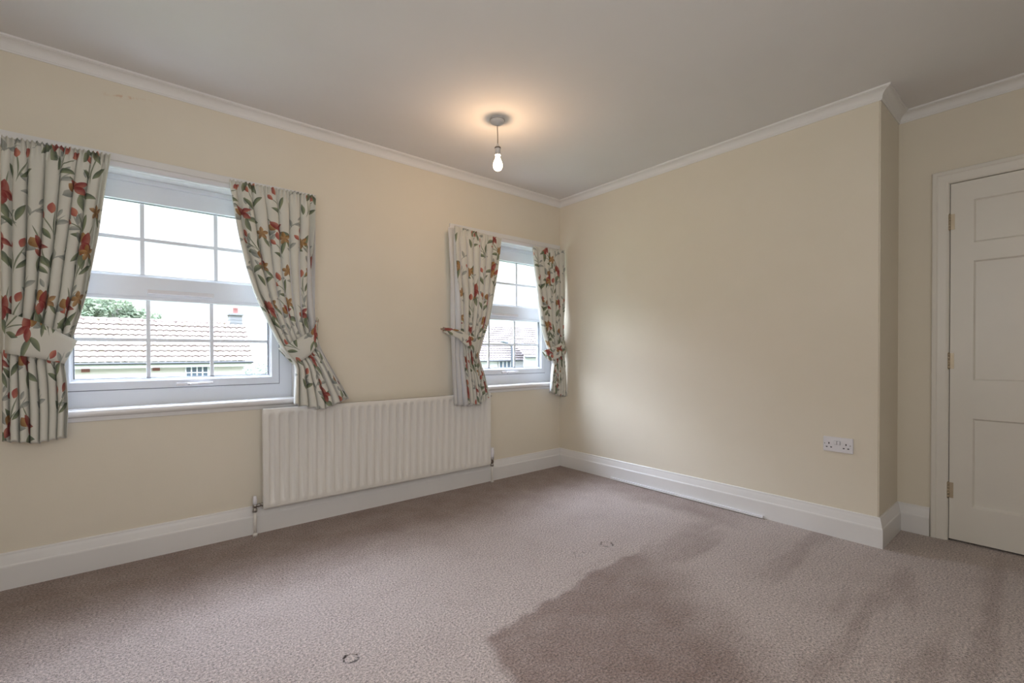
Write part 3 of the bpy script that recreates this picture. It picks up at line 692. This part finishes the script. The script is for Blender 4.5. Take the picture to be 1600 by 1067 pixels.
def tiled_roof(bm, x0, x1, ye, ze, yr, zr, pw, rows, amp, step):
    n = int((x1-x0)/pw*6); L = math.hypot(yr-ye, zr-ze); d = Vector((0, (yr-ye)/L, (zr-ze)/L)); nn = Vector((0, -d.z, d.y))
    prev = None
    for r in range(rows):
        for e, h in ((0, step), (1, 0)):
            q = (r+e)*L/rows
            row = [bm.verts.new(Vector((x0+(x1-x0)*i/n, ye, ze))+d*q+nn*(h+amp*abs(sin(pi*(i/6)))**.8)) for i in range(n+1)]
            if prev:
                for i in range(n): bm.faces.new((prev[i], prev[i+1], row[i+1], row[i]))
            prev = row
    return bm
def cottage():
    ye, yr = 22.5, 24.5; ze, zr = .645, 2.56
    x0, x1 = -7.6, CX+2.768*(ye-CY)/15.03
    xr1 = CX+2.579*(yr-CY)/15.03
    h = empty('cottage', ((x0+x1)/2, 24, GZ), label='low cottage with wavy pantile roof and chimney seen through the left window', cat='house')
    bm = bmesh.new(); tiled_roof(bm, x0, x1, ye, ze, yr, zr, .25, 8, .05, .055)
    box(bm, x0, x1-.1, yr, yr+.08, zr-1.6, zr-.05)
    rf = link('roof', bm, M_roof, h)
    bm = bmesh.new()
    for i in range(int((x1-x0)/.42)): tube(bm, [(x0+i*.42, yr+.02, zr-.01), (x0+i*.42+.41, yr+.02, zr+.01)], [.10, .11], 10)
    link('ridge_tiles', bm, M_roof, rf)
    link('gutter', tube(bmesh.new(), [(x0, ye-.08, ze-.03), (x1, ye-.08, ze-.03)], .05, 8), M_gutter, h)
    bm = bmesh.new(); box(bm, x0+.1, x1-.3, ye+.25, ye+.35, GZ, ze+.05)
    box(bm, x1-.45, x1-.3, ye+.3501, yr+2, GZ, ze+.05)
    # gable
    a = [bm.verts.new((x1-.31, y, z)) for y, z in ((ye+.25, ze), (yr, zr-.1), (yr+2, ze))]; bm.faces.new(a)
    link('wall', bm, M_render, h)
    link('fascia', B(x0+.1, x1-.05, ye-.02, ye+.02, ze-.22, ze-.08), M_white, h)
    s = (ye+.25-CY)/15.03
    wx0, wx1 = CX+(-1.922-CX)*s, CX+(-1.422-CX)*s; wz1 = 1.05+(.688-1.05)*s; wz0 = wz1-1.1
    wn = link('window', B(wx0, wx1, ye+.22, ye+.26, wz0, wz1), M_pane, h)
    bm = bmesh.new(); 
    for k in range(5):
        x = wx0+(wx1-wx0)*k/4; box(bm, x-.025, x+.025, ye+.18, ye+.22, wz0, wz1)
    for k in range(5):
        z = wz0+(wz1-wz0)*k/4; box(bm, wx0, wx1, ye+.185, ye+.215, z-.02, z+.02)
    link('window_bars', bm, M_white, wn)
    for u in (-3.96, -2.62):
        x = CX+(u-CX)*s; link('lintel', B(x, x+.26, ye+.2, ye+.26, 1.05-.45*s, 1.05-.34*s), M_brick, h)
    s = (yr-CY)/15.03
    cx0, cx1 = CX+(-.905-CX)*s, CX+(-.60-CX)*s
    bm = bmesh.new(); box(bm, cx0, cx1, yr-.1, yr+.5, zr-.9, zr+.50, .01); 
    for k in range(7): box(bm, cx0-.012, cx1+.012, yr-.112, yr+.512, zr-.6+k*.16, zr-.585+k*.16)
    box(bm, cx0-.06, cx1+.06, yr-.16, yr+.56, zr+.44, zr+.54, .01)
    ch = link('chimney', bm, M_stone, h); x = (cx0+cx1)/2
    link('chimney_pot', lathe(bmesh.new(), [(0, 0), (.14, 0), (.12, .05), (.11, .26), (.13, .30), (.09, .32), (0, .32)], 20, Matrix.Translation((x+.02, yr+.2, zr+.53))), M_brick, ch)
cottage()
def house2():
    ye, yr = 27., 31.; s = (ye-CY)/15.03; ze = 1.05+(.725-1.05)*s; zr = 1.05+(2.16-1.05)*(yr-CY)/15.03
    x0, x1 = CX+(3.2-CX)*s, CX+(10.3-CX)*s
    h = empty('village_house', (x1-4, 28, GZ), label='pale tiled house seen through the farther window behind the street lamp', cat='house')
    bm = bmesh.new(); tiled_roof(bm, x0, x1+4.5, ye, ze, yr, zr, .3, 16, .04, .05); link('roof', bm, M_roof2, h)
    link('wall', B(x0+.2, x1+4.3, ye+.3, ye+.5, GZ, ze+.1), M_white, h)
    link('gutter', tube(bmesh.new(), [(x0, ye-.08, ze-.03), (x1, ye-.08, ze-.03)], .06, 8), M_gutter, h)
    wx0, wx1 = CX+(8.779-CX)*s, CX+(9.4-CX)*s; wz1 = 1.05+(.677-1.05)*s
    wn = link('window', B(wx0, wx1, ye+.2, ye+.31, wz1-1.2, wz1), M_pane, h)
    bm = bmesh.new()
    for k in (0, .33, .67, 1): x = wx0+(wx1-wx0)*k; box(bm, x-.05, x+.05, ye+.16, ye+.21, wz1-1.2, wz1)
    link('window_bars', bm, M_white, wn)
    ye -= 1.5; s = (ye-CY)/15.03; xa, xb = CX+(10.15-CX)*s, CX+(11.6-CX)*s; ze2 = 1.05+(.86-1.05)*s
    h2 = empty('house_extension', (xa, 26, GZ), label='lower tiled house end at the right edge of the farther window view', cat='house')
    bm = bmesh.new(); tiled_roof(bm, xa, xb, ye, ze2, ye+2.2, ze2+1.7, .3, 9, .04, .05); link('roof', bm, M_roof2, h2)
    link('wall', B(xa+.2, xb-.2, ye+.3, ye+.45, GZ, ze2+.1), M_white, h2); link('gutter', tube(bmesh.new(), [(xa, ye-.08, ze2-.03), (xb, ye-.08, ze2-.03)], .06, 8), M_gutter, h2)
house2()
def street_lamp():
    Y = 18.; s = (Y-CY)/15.03; x = CX+(9.395-CX)*s; zt = 1.05+(1.46-1.05)*s
    h = empty('street_lamp', (x, Y, GZ), label='grey street lamp with a curved arm outside the farther window', cat='street lamp')
    pts = [(x, Y, GZ), (x, Y, zt-.35)]+[(x-.42*(1-cos(a)), Y, zt-.35+.32*sin(a)) for a in (.3, .6, .9, 1.2, 1.5)]
    link('pole', tube(bmesh.new(), pts, [.10, .055]+[.05]*5, 12), M_lamp, h)
    ex, ez = pts[-1][0], pts[-1][2]
    link('lamp_head', xlate(B(-.40, .06, -.10, .10, -.05, .06, .04, 3), Matrix.Translation((ex, Y, ez+.02)) @ Matrix.Rotation(radians(12), 4, 'Y')), M_lamp, h)
street_lamp()
def tree(name, label, cx, cy, blobs, mat, seed, nleaf=9000, ls=.13, trunk=True, cat='tree'):
    r = random.Random(seed); t = empty(name, (cx, cy, GZ), label=label, cat=cat)
    V, Fc = [], []
    tot = sum(b[3]**2 for b in blobs)
    for bx, by, bz, br in blobs:
        for _ in range(int(nleaf*br*br/tot)):
            d = Vector((r.gauss(0, 1), r.gauss(0, 1), r.gauss(0, 1))).normalized()
            rad = br*(.55+.45*r.random()**.5)*(1+.18*sin(5*d.x+seed)*cos(6*d.z+bx))
            p = Vector((cx+bx, cy+by, bz))+Vector((d.x, d.y, d.z*.8))*rad
            a = Vector((r.gauss(0, 1), r.gauss(0, 1), r.gauss(0, 1))).normalized(); b = a.orthogonal().normalized(); q = ls*r.uniform(.5, 1.2); k = len(V)
            V += [p-a*q, p+b*q*.45, p+a*q, p-b*q*.45]; Fc.append((k, k+1, k+2, k+3))
    me = bpy.data.meshes.new('foliage'); me.from_pydata(V, [], Fc); link('foliage', me, mat, t)
    bm = bmesh.new(); top = max(b[2] for b in blobs)-(.9 if cat == 'bush' else 0); blobs = [] if cat == 'bush' else blobs
    k_ = .12 if cat == 'bush' else 1
    tube(bm, [(cx, cy, GZ), (cx+.1*k_, cy, GZ+(top-GZ)*.5), (cx, cy, top)], [.3*k_, .2*k_, .05*k_], 10)
    for bx, by, bz, br in blobs: tube(bm, [(cx+.05, cy, GZ+(top-GZ)*.45), (cx+bx*.5, cy+by*.5, (bz+GZ+(top-GZ)*.5)/2+.4), (cx+bx, cy+by, bz)], [.13, .09, .03], 8)
    link('trunk', bm, M_bark, t)
def e12(x12, z12, Y): s = (Y-CY)/15.03; return CX+(x12-CX)*s, 1.05+(z12-1.05)*s
x, z = e12(-3.3, 2.0, 32); 
tree('leafy_tree', 'broad green tree behind the cottage roof at the left window', x, 32, [(-2.2, 0, z-.1, 1.7), (-.2, .3, z+.05, 1.25), (1.2, 0, z-.45, 1.05), (2.6, .2, z-.9, .8), (-3.8, 0, z+.4, 1.7)], M_leaf, 3, 15000)
x, z = e12(-3.42, 2.9, 40)
tree('distant_tree', 'pale far tree top at the lower left of the upper left panes', x, 40, [(-.6, 0, z-.9, 1.4), (.4, 0, z-.7, 1.0), (-1.8, 0, z-1.2, 1.4)], M_leaf2, 5, 6000)
x, z = e12(.0, .35, 17)
tree('garden_bush', 'light green bush beside the cottage gable end', x, 17, [(0, 0, z, .75), (.55, 0, z-.6, .8), (-.05, 0, z-1, .8), (.5, 0, z+.1, .5)], M_leaf2, 9, 6000, .06, cat='bush')
